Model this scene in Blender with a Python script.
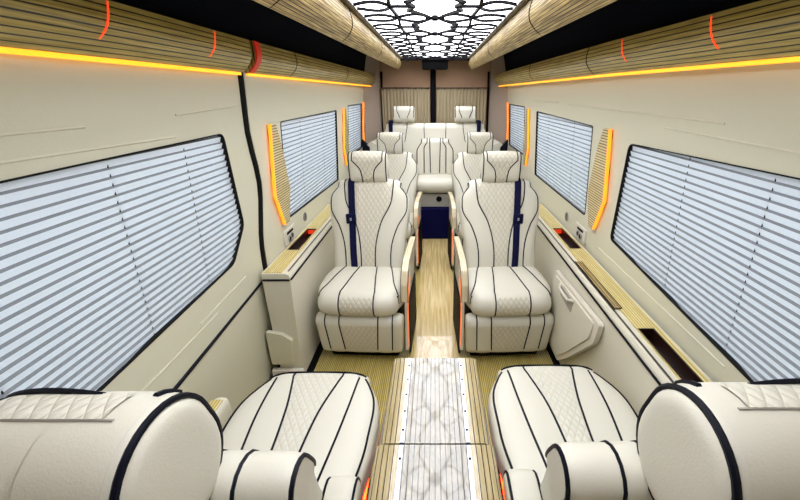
import bpy, math, random
from mathutils import Vector
from mathutils.geometry import tessellate_polygon
random.seed(4)
C = bpy.context.scene.collection
for o in list(bpy.data.objects): bpy.data.objects.remove(o)

# ------------------------------------------------------------------ camera, world, lights
FOC, CX, VPY = 365.0, 435.0, 93.0
pitch = math.atan((250 - VPY) / FOC)
cam = bpy.data.cameras.new('camera'); cam.sensor_width = 36; cam.lens = FOC / 800 * 36
cam.shift_x = -(CX - 400) / 800; cam.clip_start = 0.02
co = bpy.data.objects.new('camera', cam); C.objects.link(co)
co.location = (0, 0, 1.55); co.rotation_euler = (math.pi / 2 - pitch, 0, 0)
bpy.context.scene.camera = co
w = bpy.data.worlds.new('world'); bpy.context.scene.world = w; w.use_nodes = True
bg = w.node_tree.nodes['Background']; bg.inputs[0].default_value = (0.93, 0.97, 1.0, 1); bg.inputs[1].default_value = 0.42
vs = bpy.context.scene.view_settings
vs.view_transform = 'Standard'; vs.look = 'None'; vs.gamma = 1; vs.use_curve_mapping = False; vs.exposure = 0.0
CEIL_POWER = 7.2
def area(name, loc, rot, sx, sy, power, col=(1, 1, 1)):
    l = bpy.data.lights.new(name, 'AREA'); l.shape = 'RECTANGLE'; l.size = sx; l.size_y = sy; l.energy = power; l.color = col
    o = bpy.data.objects.new(name, l); C.objects.link(o); o.location = loc; o.rotation_euler = rot
    return o
# daylight outside the windows, left and right
area('daylight_left', (-1.9, 2.2, 1.35), (math.radians(90), 0, math.radians(-90)), 5.2, 1.4, 62, (0.93, 0.97, 1))
area('daylight_right', (1.9, 2.2, 1.35), (math.radians(90), 0, math.radians(90)), 5.2, 1.4, 62, (0.93, 0.97, 1))

# ------------------------------------------------------------------ materials
def mat(name, col, rough=0.5, metal=0.0, emit=None, es=0.0, coat=0.0, bump=None, spec=None):
    m = bpy.data.materials.new(name); m.use_nodes = True
    nt = m.node_tree; b = nt.nodes['Principled BSDF']
    b.inputs['Base Color'].default_value = (*col, 1); b.inputs['Roughness'].default_value = rough
    b.inputs['Metallic'].default_value = metal
    if coat: b.inputs['Coat Weight'].default_value = coat; b.inputs['Coat Roughness'].default_value = 0.06
    if spec is not None: b.inputs['Specular IOR Level'].default_value = spec
    if emit: b.inputs['Emission Color'].default_value = (*emit, 1); b.inputs['Emission Strength'].default_value = es
    if bump:
        sc, st = bump
        tc = nt.nodes.new('ShaderNodeTexCoord'); n = nt.nodes.new('ShaderNodeTexNoise'); n.inputs['Scale'].default_value = sc
        n.inputs['Detail'].default_value = 4
        bp = nt.nodes.new('ShaderNodeBump'); bp.inputs['Strength'].default_value = st; bp.inputs['Distance'].default_value = 0.002
        nt.links.new(tc.outputs['Object'], n.inputs['Vector']); nt.links.new(n.outputs['Fac'], bp.inputs['Height'])
        nt.links.new(bp.outputs['Normal'], b.inputs['Normal'])
    return m

def math_node(nt, op, a, b=None, c=None):
    n = nt.nodes.new('ShaderNodeMath'); n.operation = op
    for i, v in enumerate((a, b, c)):
        if v is None: continue
        if isinstance(v, (int, float)): n.inputs[i].default_value = v
        else: nt.links.new(v, n.inputs[i])
    return n.outputs[0]

def mixcol(nt, fac, a, b):
    n = nt.nodes.new('ShaderNodeMix'); n.data_type = 'RGBA'
    if isinstance(fac, (int, float)): n.inputs['Factor'].default_value = fac
    else: nt.links.new(fac, n.inputs['Factor'])
    for k, v in (('A', a), ('B', b)):
        s = [q for q in n.inputs if q.name == k and q.type == 'RGBA'][0]
        if isinstance(v, tuple): s.default_value = (*v, 1)
        else: nt.links.new(v, s)
    return [q for q in n.outputs if q.type == 'RGBA'][0]

def uv_nodes(nt):
    uv = nt.nodes.new('ShaderNodeUVMap'); sp = nt.nodes.new('ShaderNodeSeparateXYZ'); nt.links.new(uv.outputs[0], sp.inputs[0])
    return uv, sp.outputs[0], sp.outputs[1]

def striped(name, light, dark, line, pitch=0.014, width=0.16, rough=0.35, coat=0.3, grain=(6, 160), bump=0.5, axis='V', off=0.0):
    """wood slats: UV in metres, thin lines across V, grain along U"""
    m = bpy.data.materials.new(name); m.use_nodes = True; nt = m.node_tree; b = nt.nodes['Principled BSDF']
    uv, u, v = uv_nodes(nt)
    if axis == 'U': u, v = v, u
    cb = nt.nodes.new('ShaderNodeCombineXYZ')
    nt.links.new(math_node(nt, 'MULTIPLY', u, grain[0]), cb.inputs[0]); nt.links.new(math_node(nt, 'MULTIPLY', v, grain[1]), cb.inputs[1])
    n = nt.nodes.new('ShaderNodeTexNoise'); n.inputs['Scale'].default_value = 1; n.inputs['Detail'].default_value = 3
    nt.links.new(cb.outputs[0], n.inputs['Vector'])
    rp = nt.nodes.new('ShaderNodeMapRange'); rp.inputs[1].default_value = 0.35; rp.inputs[2].default_value = 0.65
    nt.links.new(n.outputs['Fac'], rp.inputs[0])
    base = mixcol(nt, rp.outputs[0], light, dark)
    fr = math_node(nt, 'FRACT', math_node(nt, 'DIVIDE', math_node(nt, 'ADD', v, off + 10), pitch))
    ln = math_node(nt, 'LESS_THAN', fr, width)
    col = mixcol(nt, ln, base, line)
    nt.links.new(col, b.inputs['Base Color'])
    bp = nt.nodes.new('ShaderNodeBump'); bp.inputs['Strength'].default_value = bump; bp.inputs['Distance'].default_value = 0.002; bp.invert = True
    nt.links.new(ln, bp.inputs['Height']); nt.links.new(bp.outputs['Normal'], b.inputs['Normal'])
    b.inputs['Roughness'].default_value = rough; b.inputs['Coat Weight'].default_value = coat; b.inputs['Coat Roughness'].default_value = 0.03
    return m

def quilt_mat(name, col, s=0.03, thr=0.72):
    m = bpy.data.materials.new(name); m.use_nodes = True; nt = m.node_tree; b = nt.nodes['Principled BSDF']
    uv, u, v = uv_nodes(nt)
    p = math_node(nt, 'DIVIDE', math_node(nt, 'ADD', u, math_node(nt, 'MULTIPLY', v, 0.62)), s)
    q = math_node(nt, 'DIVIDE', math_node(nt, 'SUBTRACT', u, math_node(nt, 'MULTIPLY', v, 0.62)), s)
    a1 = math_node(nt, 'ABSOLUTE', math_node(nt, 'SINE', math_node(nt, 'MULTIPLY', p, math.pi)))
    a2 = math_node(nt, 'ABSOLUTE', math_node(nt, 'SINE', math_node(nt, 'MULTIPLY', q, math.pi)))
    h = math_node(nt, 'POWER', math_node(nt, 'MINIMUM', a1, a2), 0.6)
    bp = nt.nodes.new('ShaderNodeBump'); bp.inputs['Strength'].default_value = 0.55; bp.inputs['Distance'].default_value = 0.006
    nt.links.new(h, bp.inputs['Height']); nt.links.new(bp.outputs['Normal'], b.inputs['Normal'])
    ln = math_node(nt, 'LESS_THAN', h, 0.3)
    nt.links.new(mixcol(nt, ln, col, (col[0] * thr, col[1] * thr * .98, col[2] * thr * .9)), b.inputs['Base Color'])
    b.inputs['Roughness'].default_value = 0.5
    return m

IV = (0.67, 0.65, 0.55)
M = {}
M['leather'] = mat('ivory_leather', IV, 0.42, bump=(260, 0.25))
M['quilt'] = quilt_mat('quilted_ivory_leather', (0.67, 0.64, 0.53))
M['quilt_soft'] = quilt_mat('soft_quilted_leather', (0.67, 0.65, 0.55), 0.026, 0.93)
M['piping'] = mat('navy_black_piping', (0.003, 0.004, 0.010), 0.5, spec=0.15)
M['belt'] = mat('navy_webbing', (0.003, 0.004, 0.035), 0.7, spec=0.15)
M['wall'] = mat('beige_wall_leather', (0.66, 0.645, 0.505), 0.5, bump=(180, 0.2))
M['wall2'] = mat('cream_panel', (0.68, 0.65, 0.53), 0.4, bump=(180, 0.15))
M['rib'] = mat('cream_rib', (0.66, 0.62, 0.52), 0.4)
M['rear'] = mat('taupe_suede', (0.46, 0.29, 0.18), 0.8, bump=(300, 0.4))
M['rear_pillar'] = mat('taupe_pillar', (0.50, 0.41, 0.33), 0.6)
M['black'] = mat('black_trim', (0.003, 0.003, 0.004), 0.6, spec=0.08)
M['navy'] = mat('navy_suede', (0.003, 0.004, 0.012), 0.8, spec=0.1)
M['blue'] = mat('deep_blue_carpet', (0.003, 0.003, 0.045), 0.8, spec=0.1)
M['rubber'] = mat('black_rubber', (0.006, 0.006, 0.006), 0.6, spec=0.15)
M['grey'] = mat('warm_grey_panel', (0.40, 0.38, 0.34), 0.45)
M['chrome'] = mat('polished_metal', (0.62, 0.65, 0.74), 0.3, 1.0)
M['orange'] = mat('orange_led', (1, 0.4, 0.05), 0.5, emit=(1.0, 0.25, 0.0), es=1.45)
M['amber'] = mat('amber_led', (1, 0.5, 0.1), 0.5, emit=(1.0, 0.36, 0.0), es=1.75)
M['red'] = mat('red_reflection_glow', (1, 0.1, 0.02), 0.5, emit=(1.0, 0.06, 0.012), es=1.2)  # glow for the reflections put in on the overhead oak, not a lamp
M['glow'] = mat('orange_red_led', (1, 0.2, 0.05), 0.5, emit=(1.0, 0.02, 0.003), es=32.0)
M['ceil_light'] = mat('white_light_panel', (0.9, 0.9, 0.95), 0.5, emit=(0.93, 0.94, 1.0), es=CEIL_POWER)
M['tray'] = mat('dark_brown_tray', (0.018, 0.006, 0.004), 0.3)
M['wood'] = striped('striped_oak', (0.70, 0.56, 0.19), (0.40, 0.30, 0.07), (0.012, 0.008, 0.003), 0.0155, 0.22)
M['wood_fine'] = striped('fine_striped_oak', (0.62, 0.47, 0.19), (0.15, 0.09, 0.025), (0.012, 0.007, 0.003), 0.0135, 0.24, rough=0.55, coat=0.05, grain=(5, 170))
M['ledge_wood'] = striped('ledge_oak', (0.80, 0.68, 0.30), (0.64, 0.51, 0.17), (0.12, 0.08, 0.02), 0.0115, 0.18, grain=(5, 120))
M['rib_wood'] = striped('ribbed_oak', (0.80, 0.66, 0.34), (0.58, 0.45, 0.18), (0.02, 0.01, 0.005), 0.0135, 0.3, axis='U')
M['veneer'] = striped('pale_veneer', (0.74, 0.66, 0.46), (0.60, 0.50, 0.30), (0.34, 0.26, 0.14), 0.012, 0.1, grain=(5, 90))
M['console_wood'] = striped('console_oak', (0.56, 0.46, 0.26), (0.40, 0.31, 0.14), (0.012, 0.008, 0.005), 0.0165, 0.15, rough=0.2, coat=0.8)
M['marble'] = striped('pale_grey_lined_inlay', (0.42, 0.385, 0.30), (0.31, 0.29, 0.235), (0.03, 0.033, 0.05), 0.0165, 0.16, rough=0.25, coat=0.8, grain=(16, 20), bump=0.2)
M['floor'] = striped('ribbed_floor', (0.68, 0.55, 0.18), (0.52, 0.41, 0.11), (0.17, 0.13, 0.04), 0.011, 0.3, grain=(4, 60))
M['aisle'] = striped('aisle_oak', (0.78, 0.61, 0.30), (0.56, 0.41, 0.16), (0.45, 0.34, 0.14), 0.06, 0.03, rough=0.2, coat=0.7, grain=(3, 60), bump=0.1)

def curtain_mat():
    return mat('tan_curtain', (0.42, 0.35, 0.22), 0.85, bump=(90, 0.4))
M['curtain'] = curtain_mat()
def blind_mat():
    m = bpy.data.materials.new('white_pleated_fabric'); m.use_nodes = True; nt = m.node_tree
    b = nt.nodes['Principled BSDF']; b.inputs['Base Color'].default_value = (0.80, 0.82, 0.88, 1); b.inputs['Roughness'].default_value = 0.8
    t = nt.nodes.new('ShaderNodeBsdfTranslucent'); t.inputs[0].default_value = (0.80, 0.86, 0.97, 1)
    mx = nt.nodes.new('ShaderNodeMixShader'); mx.inputs[0].default_value = 0.35
    nt.links.new(b.outputs[0], mx.inputs[1]); nt.links.new(t.outputs[0], mx.inputs[2])
    nt.links.new(mx.outputs[0], nt.nodes['Material Output'].inputs[0])
    return m
M['blind'] = blind_mat()
M['blind_shade'] = mat('grey_fold_shade', (0.22, 0.235, 0.25), 0.8)  # shade between the pleats, painted grey on the short fold faces
def glass_mat():
    m = bpy.data.materials.new('window_glass'); m.use_nodes = True; nt = m.node_tree
    t = nt.nodes.new('ShaderNodeBsdfTransparent'); t.inputs[0].default_value = (0.9, 0.95, 0.95, 1)
    g = nt.nodes.new('ShaderNodeBsdfGlossy'); g.inputs['Roughness'].default_value = 0.02
    mx = nt.nodes.new('ShaderNodeMixShader'); mx.inputs[0].default_value = 0.06
    nt.links.new(t.outputs[0], mx.inputs[1]); nt.links.new(g.outputs[0], mx.inputs[2])
    nt.links.new(mx.outputs[0], nt.nodes['Material Output'].inputs[0])
    return m
M['glass'] = glass_mat()

# ------------------------------------------------------------------ mesh helpers
class MB:
    def __init__(s): s.v = []; s.f = []; s.uv = []; s.mi = []; s.marks = []
    def add(s, vs, fs, uvs=None, mi=0):
        k = len(s.v); s.v += [tuple(p) for p in vs]
        for f in fs:
            s.f.append([k + i for i in f]); s.mi.append(mi if isinstance(mi, int) else 0)
            s.uv += [(uvs[i] if uvs else (0, 0)) for i in f]
        return s
    def box(s, x0, x1, y0, y1, z0, z1, b=0.0):
        if b <= 0:
            vs = [(x, y, z) for z in (z0, z1) for y in (y0, y1) for x in (x0, x1)]
            fs = [(0, 2, 3, 1), (4, 5, 7, 6), (0, 1, 5, 4), (2, 6, 7, 3), (0, 4, 6, 2), (1, 3, 7, 5)]
            return s.quads(vs, fs)
        b = min(b, (x1 - x0) / 2.01, (y1 - y0) / 2.01, (z1 - z0) / 2.01)
        # rounded rect outline in XY, stacked with chamfered top and bottom
        def ring(ins, z):
            out = []
            for cx, cy, a0 in ((x1 - b, y1 - b, 0), (x0 + b, y1 - b, 90), (x0 + b, y0 + b, 180), (x1 - b, y0 + b, 270)):
                for k in range(4):
                    a = math.radians(a0 + k * 30); r = b - ins
                    out.append((cx + r * math.cos(a), cy + r * math.sin(a), z))
            return out
        rings = [ring(b * (1 - math.sin(math.radians(a))), z0 + b * (1 - math.cos(math.radians(a)))) for a in (0, 30, 60, 90)]
        rings += [ring(b * (1 - math.cos(math.radians(a))), z1 - b * (1 - math.sin(math.radians(a)))) for a in (0, 30, 60, 90)]
        k = len(s.v); n = 16; vs = [p for r in rings for p in r]; fs = []
        for i in range(len(rings) - 1):
            for j in range(n): fs.append((i * n + j, i * n + (j + 1) % n, (i + 1) * n + (j + 1) % n, (i + 1) * n + j))
        fs.append(tuple(reversed(range(n)))); fs.append(tuple((len(rings) - 1) * n + j for j in range(n)))
        return s.quads(vs, fs)
    def quads(s, vs, fs, mi=0):
        """box-mapped UV in metres: U along Y where possible"""
        k = len(s.v); s.v += [tuple(p) for p in vs]
        for f in fs:
            P = [Vector(vs[i]) for i in f]
            n = Vector((0, 0, 0))
            for i in range(len(P)): n += P[i].cross(P[(i + 1) % len(P)])
            ax = max(range(3), key=lambda q: abs(n[q]))
            s.f.append([k + i for i in f]); s.mi.append(mi)
            for p in P:
                s.uv.append((p.y, p.x) if ax == 2 else (p.y, p.z) if ax == 0 else (p.z, p.x))
        return s
    def prism(s, pts, axis, a0, a1):
        """closed outline pts (2D) extruded along axis from a0 to a1; 'x': (y,z), 'y': (x,z), 'z': (x,y)"""
        def P(p, a): return (a, p[0], p[1]) if axis == 'x' else (p[0], a, p[1]) if axis == 'y' else (p[0], p[1], a)
        n = len(pts); vs = [P(p, a0) for p in pts] + [P(p, a1) for p in pts]
        fs = [(i, (i + 1) % n, n + (i + 1) % n, n + i) for i in range(n)]
        tri = tessellate_polygon([[Vector((p[0], p[1], 0)) for p in pts]])
        fs += [tuple(t) for t in tri] + [tuple(n + i for i in reversed(t)) for t in tri]
        return s.quads(vs, fs)
    def strip(s, prof, y0, y1, closed=True, v0=0.0):
        """profile (x,z) extruded along Y, V = arc length"""
        n = len(prof); L = [v0]
        for i in range(1, n + 1): L.append(L[-1] + math.dist(prof[i - 1], prof[i % n]))
        for i in range(n if closed else n - 1):
            a, b = prof[i], prof[(i + 1) % n]
            s.add([(a[0], y0, a[1]), (b[0], y0, b[1]), (b[0], y1, b[1]), (a[0], y1, a[1])], [(0, 1, 2, 3)],
                  [(y0, L[i]), (y0, L[i + 1]), (y1, L[i + 1]), (y1, L[i])])
        if closed:
            tri = tessellate_polygon([[Vector((p[0], p[1], 0)) for p in prof]])
            for y in (y0, y1): s.quads([(p[0], y, p[1]) for p in prof], [tuple(t) for t in tri])
        return s
    def tube(s, pts, r, sides=8, closed=False):
        s.marks.append((len(s.v), len(s.f)))
        pts = [Vector(p) for p in pts]; n = len(pts); rings = []
        ref = None
        for i, p in enumerate(pts):
            a = pts[(i - 1) % n] if (closed or i > 0) else p; b = pts[(i + 1) % n] if (closed or i < n - 1) else p
            d = (b - a).normalized() if (b - a).length > 1e-9 else Vector((0, 0, 1))
            if ref is None: ref = d.orthogonal().normalized()
            ref = (ref - d * ref.dot(d)); ref = ref.normalized() if ref.length > 1e-6 else d.orthogonal().normalized()
            q = d.cross(ref)
            rings.append([p + (ref * math.cos(2 * math.pi * k / sides) + q * math.sin(2 * math.pi * k / sides)) * r for k in range(sides)])
        vs = [v for rg in rings for v in rg]; fs = []
        for i in range(n if closed else n - 1):
            j = (i + 1) % n
            for k in range(sides):
                fs.append((i * sides + k, i * sides + (k + 1) % sides, j * sides + (k + 1) % sides, j * sides + k))
        if not closed: fs += [tuple(reversed(range(sides))), tuple((n - 1) * sides + k for k in range(sides))]
        return s.add(vs, fs)
    def bar(s, pts, w, z0, z1, side=None):
        """flat bar of width w following pts in XY between heights z0 and z1"""
        n = len(pts); vs = []
        for i in range(n):
            a = Vector(pts[max(i - 1, 0)]); b = Vector(pts[min(i + 1, n - 1)]); d = (b - a).normalized(); q = Vector((-d.y, d.x)) * w / 2
            p = Vector(pts[i])
            vs += [(p.x + q.x, p.y + q.y, z0), (p.x - q.x, p.y - q.y, z0), (p.x - q.x, p.y - q.y, z1), (p.x + q.x, p.y + q.y, z1)]
        fs = []
        for i in range(n - 1):
            for k in range(4): fs.append((i * 4 + k, i * 4 + (k + 1) % 4, i * 4 + 4 + (k + 1) % 4, i * 4 + 4 + k))
        fs += [(3, 2, 1, 0), tuple((n - 1) * 4 + k for k in range(4))]
        return s.quads(vs, fs)
    def disc(s, c, axis, r, h, n=20, r2=None):
        r2 = r if r2 is None else r2; vs = []
        for k in range(2):
            for i in range(n):
                a = 2 * math.pi * i / n; rr = (r, r2)[k]; p = [rr * math.cos(a), rr * math.sin(a)]
                q = [c[0], c[1], c[2]]; ax = 'xyz'.index(axis); o = [t for t in range(3) if t != ax]
                q[o[0]] += p[0]; q[o[1]] += p[1]; q[ax] += h * k; vs.append(tuple(q))
        return s.quads(vs, [(i, (i + 1) % n, n + (i + 1) % n, n + i) for i in range(n)] + [tuple(reversed(range(n))), tuple(range(n, 2 * n))])

def obj(name, mb, m, parent=None, smooth=False, world=True, kind=None):
    if name == 'piping' and len(mb.marks) > 1:          # every run of piping is a part of its own
        ms = mb.marks + [(len(mb.v), len(mb.f))]; out = None
        for (v0, f0), (v1, f1) in zip(ms, ms[1:]):
            q = MB(); q.v = mb.v[v0:v1]; q.f = [[i - v0 for i in f] for f in mb.f[f0:f1]]; q.mi = [0] * (f1 - f0); q.uv = [(0, 0)] * sum(len(f) for f in q.f); q.marks = [(0, 0)]
            out = obj(name, q, m, parent, smooth, world, kind)
        return out
    v = mb.v
    if parent is not None and world:
        L = parent_world(parent); v = [(p[0] - L[0], p[1] - L[1], p[2] - L[2]) for p in v]; loc = (0, 0, 0)
    elif parent is not None: loc = (0, 0, 0)
    else:
        xs, ys, zs = zip(*v); loc = ((min(xs) + max(xs)) / 2, (min(ys) + max(ys)) / 2, min(zs))
        v = [(p[0] - loc[0], p[1] - loc[1], p[2] - loc[2]) for p in v]
    me = bpy.data.meshes.new(name); me.from_pydata(v, [], mb.f)
    ul = me.uv_layers.new(name='UVMap')
    for i, t in enumerate(mb.uv): ul.data[i].uv = t
    for mm in (m if isinstance(m, (list, tuple)) else [m]): me.materials.append(mm)
    for p, k in zip(me.polygons, mb.mi): p.material_index = k; p.use_smooth = smooth
    me.validate()
    import bmesh
    bm = bmesh.new(); bm.from_mesh(me); bmesh.ops.remove_doubles(bm, verts=bm.verts, dist=1e-5)
    bmesh.ops.recalc_face_normals(bm, faces=bm.faces); bm.to_mesh(me); bm.free()
    if smooth: me.set_sharp_from_angle(angle=math.radians(50))
    o = bpy.data.objects.new(name, me); C.objects.link(o); o.location = loc
    if parent is not None: o.parent = parent
    elif kind: o['kind'] = kind
    return o
def parent_world(p):
    L = Vector(p.location)
    while p.parent: p = p.parent; L += Vector(p.location)
    return L
def tag(o, label, cat=None, group=None, kind=None):
    o['label'] = label
    if cat: o['category'] = cat
    if group: o['group'] = group
    if kind: o['kind'] = kind
    return o
def thing(name, label, cat, loc=(0, 0, 0), rotz=0, group=None):
    o = bpy.data.objects.new(name, None); C.objects.link(o); o.location = loc; o.rotation_euler = (0, 0, rotz); o.empty_display_size = 0.1
    return tag(o, label, cat, group)
def struct(name, mb, m, parent=None, **k): return obj(name, mb, m, parent, kind=None if parent else 'structure', **k)
def dup(root, loc, label, rotz=None):
    r = root.copy(); C.objects.link(r); r.location = loc; r['label'] = label
    if rotz is not None: r.rotation_euler = (0, 0, rotz)
    for ch in list(root.children):
        c = ch.copy(); C.objects.link(c); c.parent = r
        for g in list(ch.children):
            d = g.copy(); C.objects.link(d); d.parent = c
    return r
def lerp(a, b, t): return a + (b - a) * t
def interp(tbl, t):
    if t <= tbl[0][0]: return tbl[0][1]
    if t >= tbl[-1][0]: return tbl[-1][1]
    n = len(tbl)
    if n == 2: return lerp(tbl[0][1], tbl[1][1], (t - tbl[0][0]) / (tbl[1][0] - tbl[0][0]))
    sl = [(tbl[i + 1][1] - tbl[i][1]) / (tbl[i + 1][0] - tbl[i][0]) for i in range(n - 1)]
    mt = [sl[0]] + [0 if sl[i - 1] * sl[i] <= 0 else (sl[i - 1] + sl[i]) / 2 for i in range(1, n - 1)] + [sl[-1]]
    for i in range(n - 1):
        if t <= tbl[i + 1][0]:
            h = tbl[i + 1][0] - tbl[i][0]; u = (t - tbl[i][0]) / h
            return ((2*u**3 - 3*u*u + 1) * tbl[i][1] + (u**3 - 2*u*u + u) * h * mt[i] + (-2*u**3 + 3*u*u) * tbl[i+1][1] + (u**3 - u*u) * h * mt[i+1])
    return tbl[-1][1]

# ------------------------------------------------------------------ room shell
BACK = 5.0; FRONT = -0.9
def wx(z): return 0.90 - 0.06 * (z - 0.8) / 0.8
def outline_round(pts, r, n=4):
    out = []
    N = len(pts)
    for i in range(N):
        p = Vector(pts[i]); a = Vector(pts[i - 1]); b = Vector(pts[(i + 1) % N])
        d1 = (a - p).normalized(); d2 = (b - p).normalized()
        s, e = p + d1 * r, p + d2 * r
        for k in range(n + 1):
            t = k / n; q = (1 - t) ** 2 * s + 2 * t * (1 - t) * p + t * t * e; out.append((q.x, q.y))
    return out
def wall_plate(side, outer, holes, off=0.0, thick=0.035):
    mb = MB()
    def P(p, d): return (side * (wx(p[1]) - off + d), p[0], p[1])
    loops = [outer] + holes
    flat = [p for l in loops for p in l]
    tri = tessellate_polygon([[Vector((p[0], p[1], 0)) for p in l] for l in loops])
    N = len(flat)
    mb.quads([P(p, 0) for p in flat] + [P(p, thick) for p in flat], [tuple(t) for t in tri] + [tuple(N + i for i in reversed(t)) for t in tri])
    for l in loops:
        n = len(l); mb.quads([P(p, 0) for p in l] + [P(p, thick) for p in l], [(i, (i + 1) % n, n + (i + 1) % n, n + i) for i in range(n)])
    return mb

# window outlines (Y, Z)
WL = [outline_round([(0.42, 0.80), (1.47, 0.85), (1.60, 0.99), (1.535, 1.40), (0.42, 1.385)], 0.03),
      outline_round([(2.10, 0.855), (3.33, 0.82), (3.33, 1.415), (2.10, 1.405)], 0.02),
      outline_round([(3.78, 0.95), (4.50, 0.95), (4.50, 1.44), (3.78, 1.44)], 0.02)]
WR = [outline_round([(0.42, 0.765), (1.735, 0.865), (1.665, 1.345), (0.42, 1.375)], 0.035),
      outline_round([(2.08, 0.88), (3.27, 0.88), (3.27, 1.41), (2.08, 1.385)], 0.02),
      outline_round([(3.72, 0.98), (4.50, 0.98), (4.50, 1.435), (3.72, 1.43)], 0.02)]
seam = [(1.60, 1.733), (1.42, 1.73), (1.13, 1.79), (0.82, 1.737), (0.47, 1.79), (0.0, 1.93)]   # z, y of the joint in the left wall
def seam_pts(dy): 
    pts = []
    for k in range(21):
        z = 1.632 - 1.632 * k / 20
        y = interp([(-a, b) for a, b in seam], -z); pts.append((y + dy, z))
    return pts
d1 = wall_plate(-1, [(FRONT, 0.0)] + list(reversed(seam_pts(-0.012))) + [(FRONT, 1.632)], [WL[0]])
dr = struct('door_1', d1, M['wall'])
wl = struct('wall_left', wall_plate(-1, [(4.62, 0.0), (4.62, 1.632)] + seam_pts(0.016), [WL[1], WL[2]], off=0.012), M['wall'])
wr = struct('wall_right', wall_plate(1, [(FRONT, 0), (4.62, 0), (4.62, 1.632), (FRONT, 1.632)], WR), M['wall'])
sm = MB(); sp = seam_pts(0.002)
sm.tube([(-wx(z) - 0.004, y, z) for y, z in sp], 0.019)
struct('trim_1', sm, M['rubber'], smooth=True)
# embossed ribs
def ribs(side, lines, parent):
    mb = MB()
    for (y0, z0, y1, z1) in lines:
        mb.tube([(side * (wx(lerp(z0, z1, k / 6)) + 0.001), lerp(y0, y1, k / 6), lerp(z0, z1, k / 6)) for k in range(7)], 0.0045, 6)
    obj('pressed_line', mb, M['wall'], parent, smooth=True)
ribs(-1, [(0.3, 1.475, 0.93, 1.475), (0.3, 1.43, 1.25, 1.418), (1.27, 1.484, 1.70, 1.502), (1.18, 0.73, 1.55, 0.745), (0.8, 0.70, 1.3, 0.705)], dr)
ribs(-1, [(1.85, 1.50, 3.2, 1.505), (2.0, 1.46, 2.6, 1.465)], wl)
ribs(1, [(2.5, 1.481, 1.13, 1.467), (1.42, 1.431, 0.5, 1.412), (3.4, 1.49, 2.7, 1.488), (0.9, 0.765, 1.85, 0.765)], wr)
db = MB(); db.tube([(-wx(0.61), FRONT, 0.585), (-wx(0.63) - 0.0, 1.0, 0.597), (-wx(0.63), 1.745, 0.638)], 0.0075)
tag(obj('door_seam', db, M['piping'], dr, smooth=True), 'black seam line across the lower door panel')

# floor, ceiling, back wall
struct('floor', MB().quads([(-1.0, FRONT, 0), (1.0, FRONT, 0), (1.0, BACK, 0), (-1.0, BACK, 0)], [(0, 1, 2, 3)]).quads([(-1.0, FRONT, -.03), (1.0, FRONT, -.03), (1.0, BACK, -.03), (-1.0, BACK, -.03)], [(0, 1, 2, 3)]), M['floor'])
struct('trim_2', MB().box(-0.135, 0.16, 1.75, 3.9, 0.0, 0.006), M['aisle'])
struct('trim_3', MB().box(-0.97, -0.735, 1.60, 3.9, 0, 0.02), M['black'])
struct('trim_4', MB().box(0.735, 0.97, 1.60, 3.9, 0, 0.02), M['black'])
struct('ceiling', MB().box(-0.95, 0.95, FRONT, BACK, 1.95, 1.98), M['navy'])
# dark upper side walls behind the open overhead shelves
for s, nm in ((-1, 'trim_5'), (1, 'trim_6')):
    struct(nm, MB().prism([(s * 0.85, 1.64), (s * 0.90, 1.64), (s * 0.88, 1.95), (s * 0.80, 1.95)], 'y', FRONT, BACK), M['navy'])
bw = MB().box(-0.90, 0.90, BACK, BACK + 0.04, 0, 1.95)
struct('wall_back', bw, M['rear'])
struct('wall_front', MB().box(-0.97, 0.97, FRONT - 0.04, FRONT, 0, 1.95), M['wall2'])
for s, nm in ((-1, 'trim_7'), (1, 'trim_8')):
    p = MB().prism([(s * wx(.5), 4.58), (s * 0.69, 4.99), (s * 0.69, 5.0), (s * 0.99, 5.0), (s * 0.99, 4.58)], 'z', 0, 1.95)
    struct(nm, p, M['rear_pillar'])
    q = MB().tube([(s * 0.685, 4.985, 0.1), (s * 0.675, 4.985, 1.2), (s * 0.66, 4.985, 1.79)], 0.012)
    struct(nm.replace('7', '9').replace('8', '10'), q, M['black'], smooth=True)

# windows: black frame, glass; blinds
def window(n, side, hole, off=0.0):
    fr = MB(); N = len(hole)
    cx = sum(p[0] for p in hole) / N; cz = sum(p[1] for p in hole) / N
    def shr(p, d):
        v = Vector((p[0] - cx, p[1] - cz)); hw = max(abs(q[0] - cx) for q in hole); hh = max(abs(q[1] - cz) for q in hole)
        return (cx + v.x * (1 - d / hw), cz + v.y * (1 - d / hh))
    def P(p, d): return (side * (wx(p[1]) - off + d), p[0], p[1])
    rings = [[P(shr(p, a), d) for p in hole] for a, d in ((-0.002, -0.001), (-0.002, -0.003), (0.0025, -0.003), (0.003, 0.004), (0.0035, 0.06), (-0.006, 0.06))]
    vs = [q for r in rings for q in r]; K = len(rings)
    fs = [(i * N + j, i * N + (j + 1) % N, ((i + 1) % K) * N + (j + 1) % N, ((i + 1) % K) * N + j) for i in range(K) for j in range(N)]
    fr.quads(vs, fs)
    f = struct('window_%d' % n, fr, M['rubber'])
    g = MB(); pts = [shr(p, 0.008) for p in hole]
    g.quads([P(p, 0.055) for p in pts] + [P(p, 0.059) for p in pts], [tuple(range(N)), tuple(reversed(range(N, 2 * N)))] + [(j, (j + 1) % N, N + (j + 1) % N, N + j) for j in range(N)])
    obj('pane', g, M['glass'], f)
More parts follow.
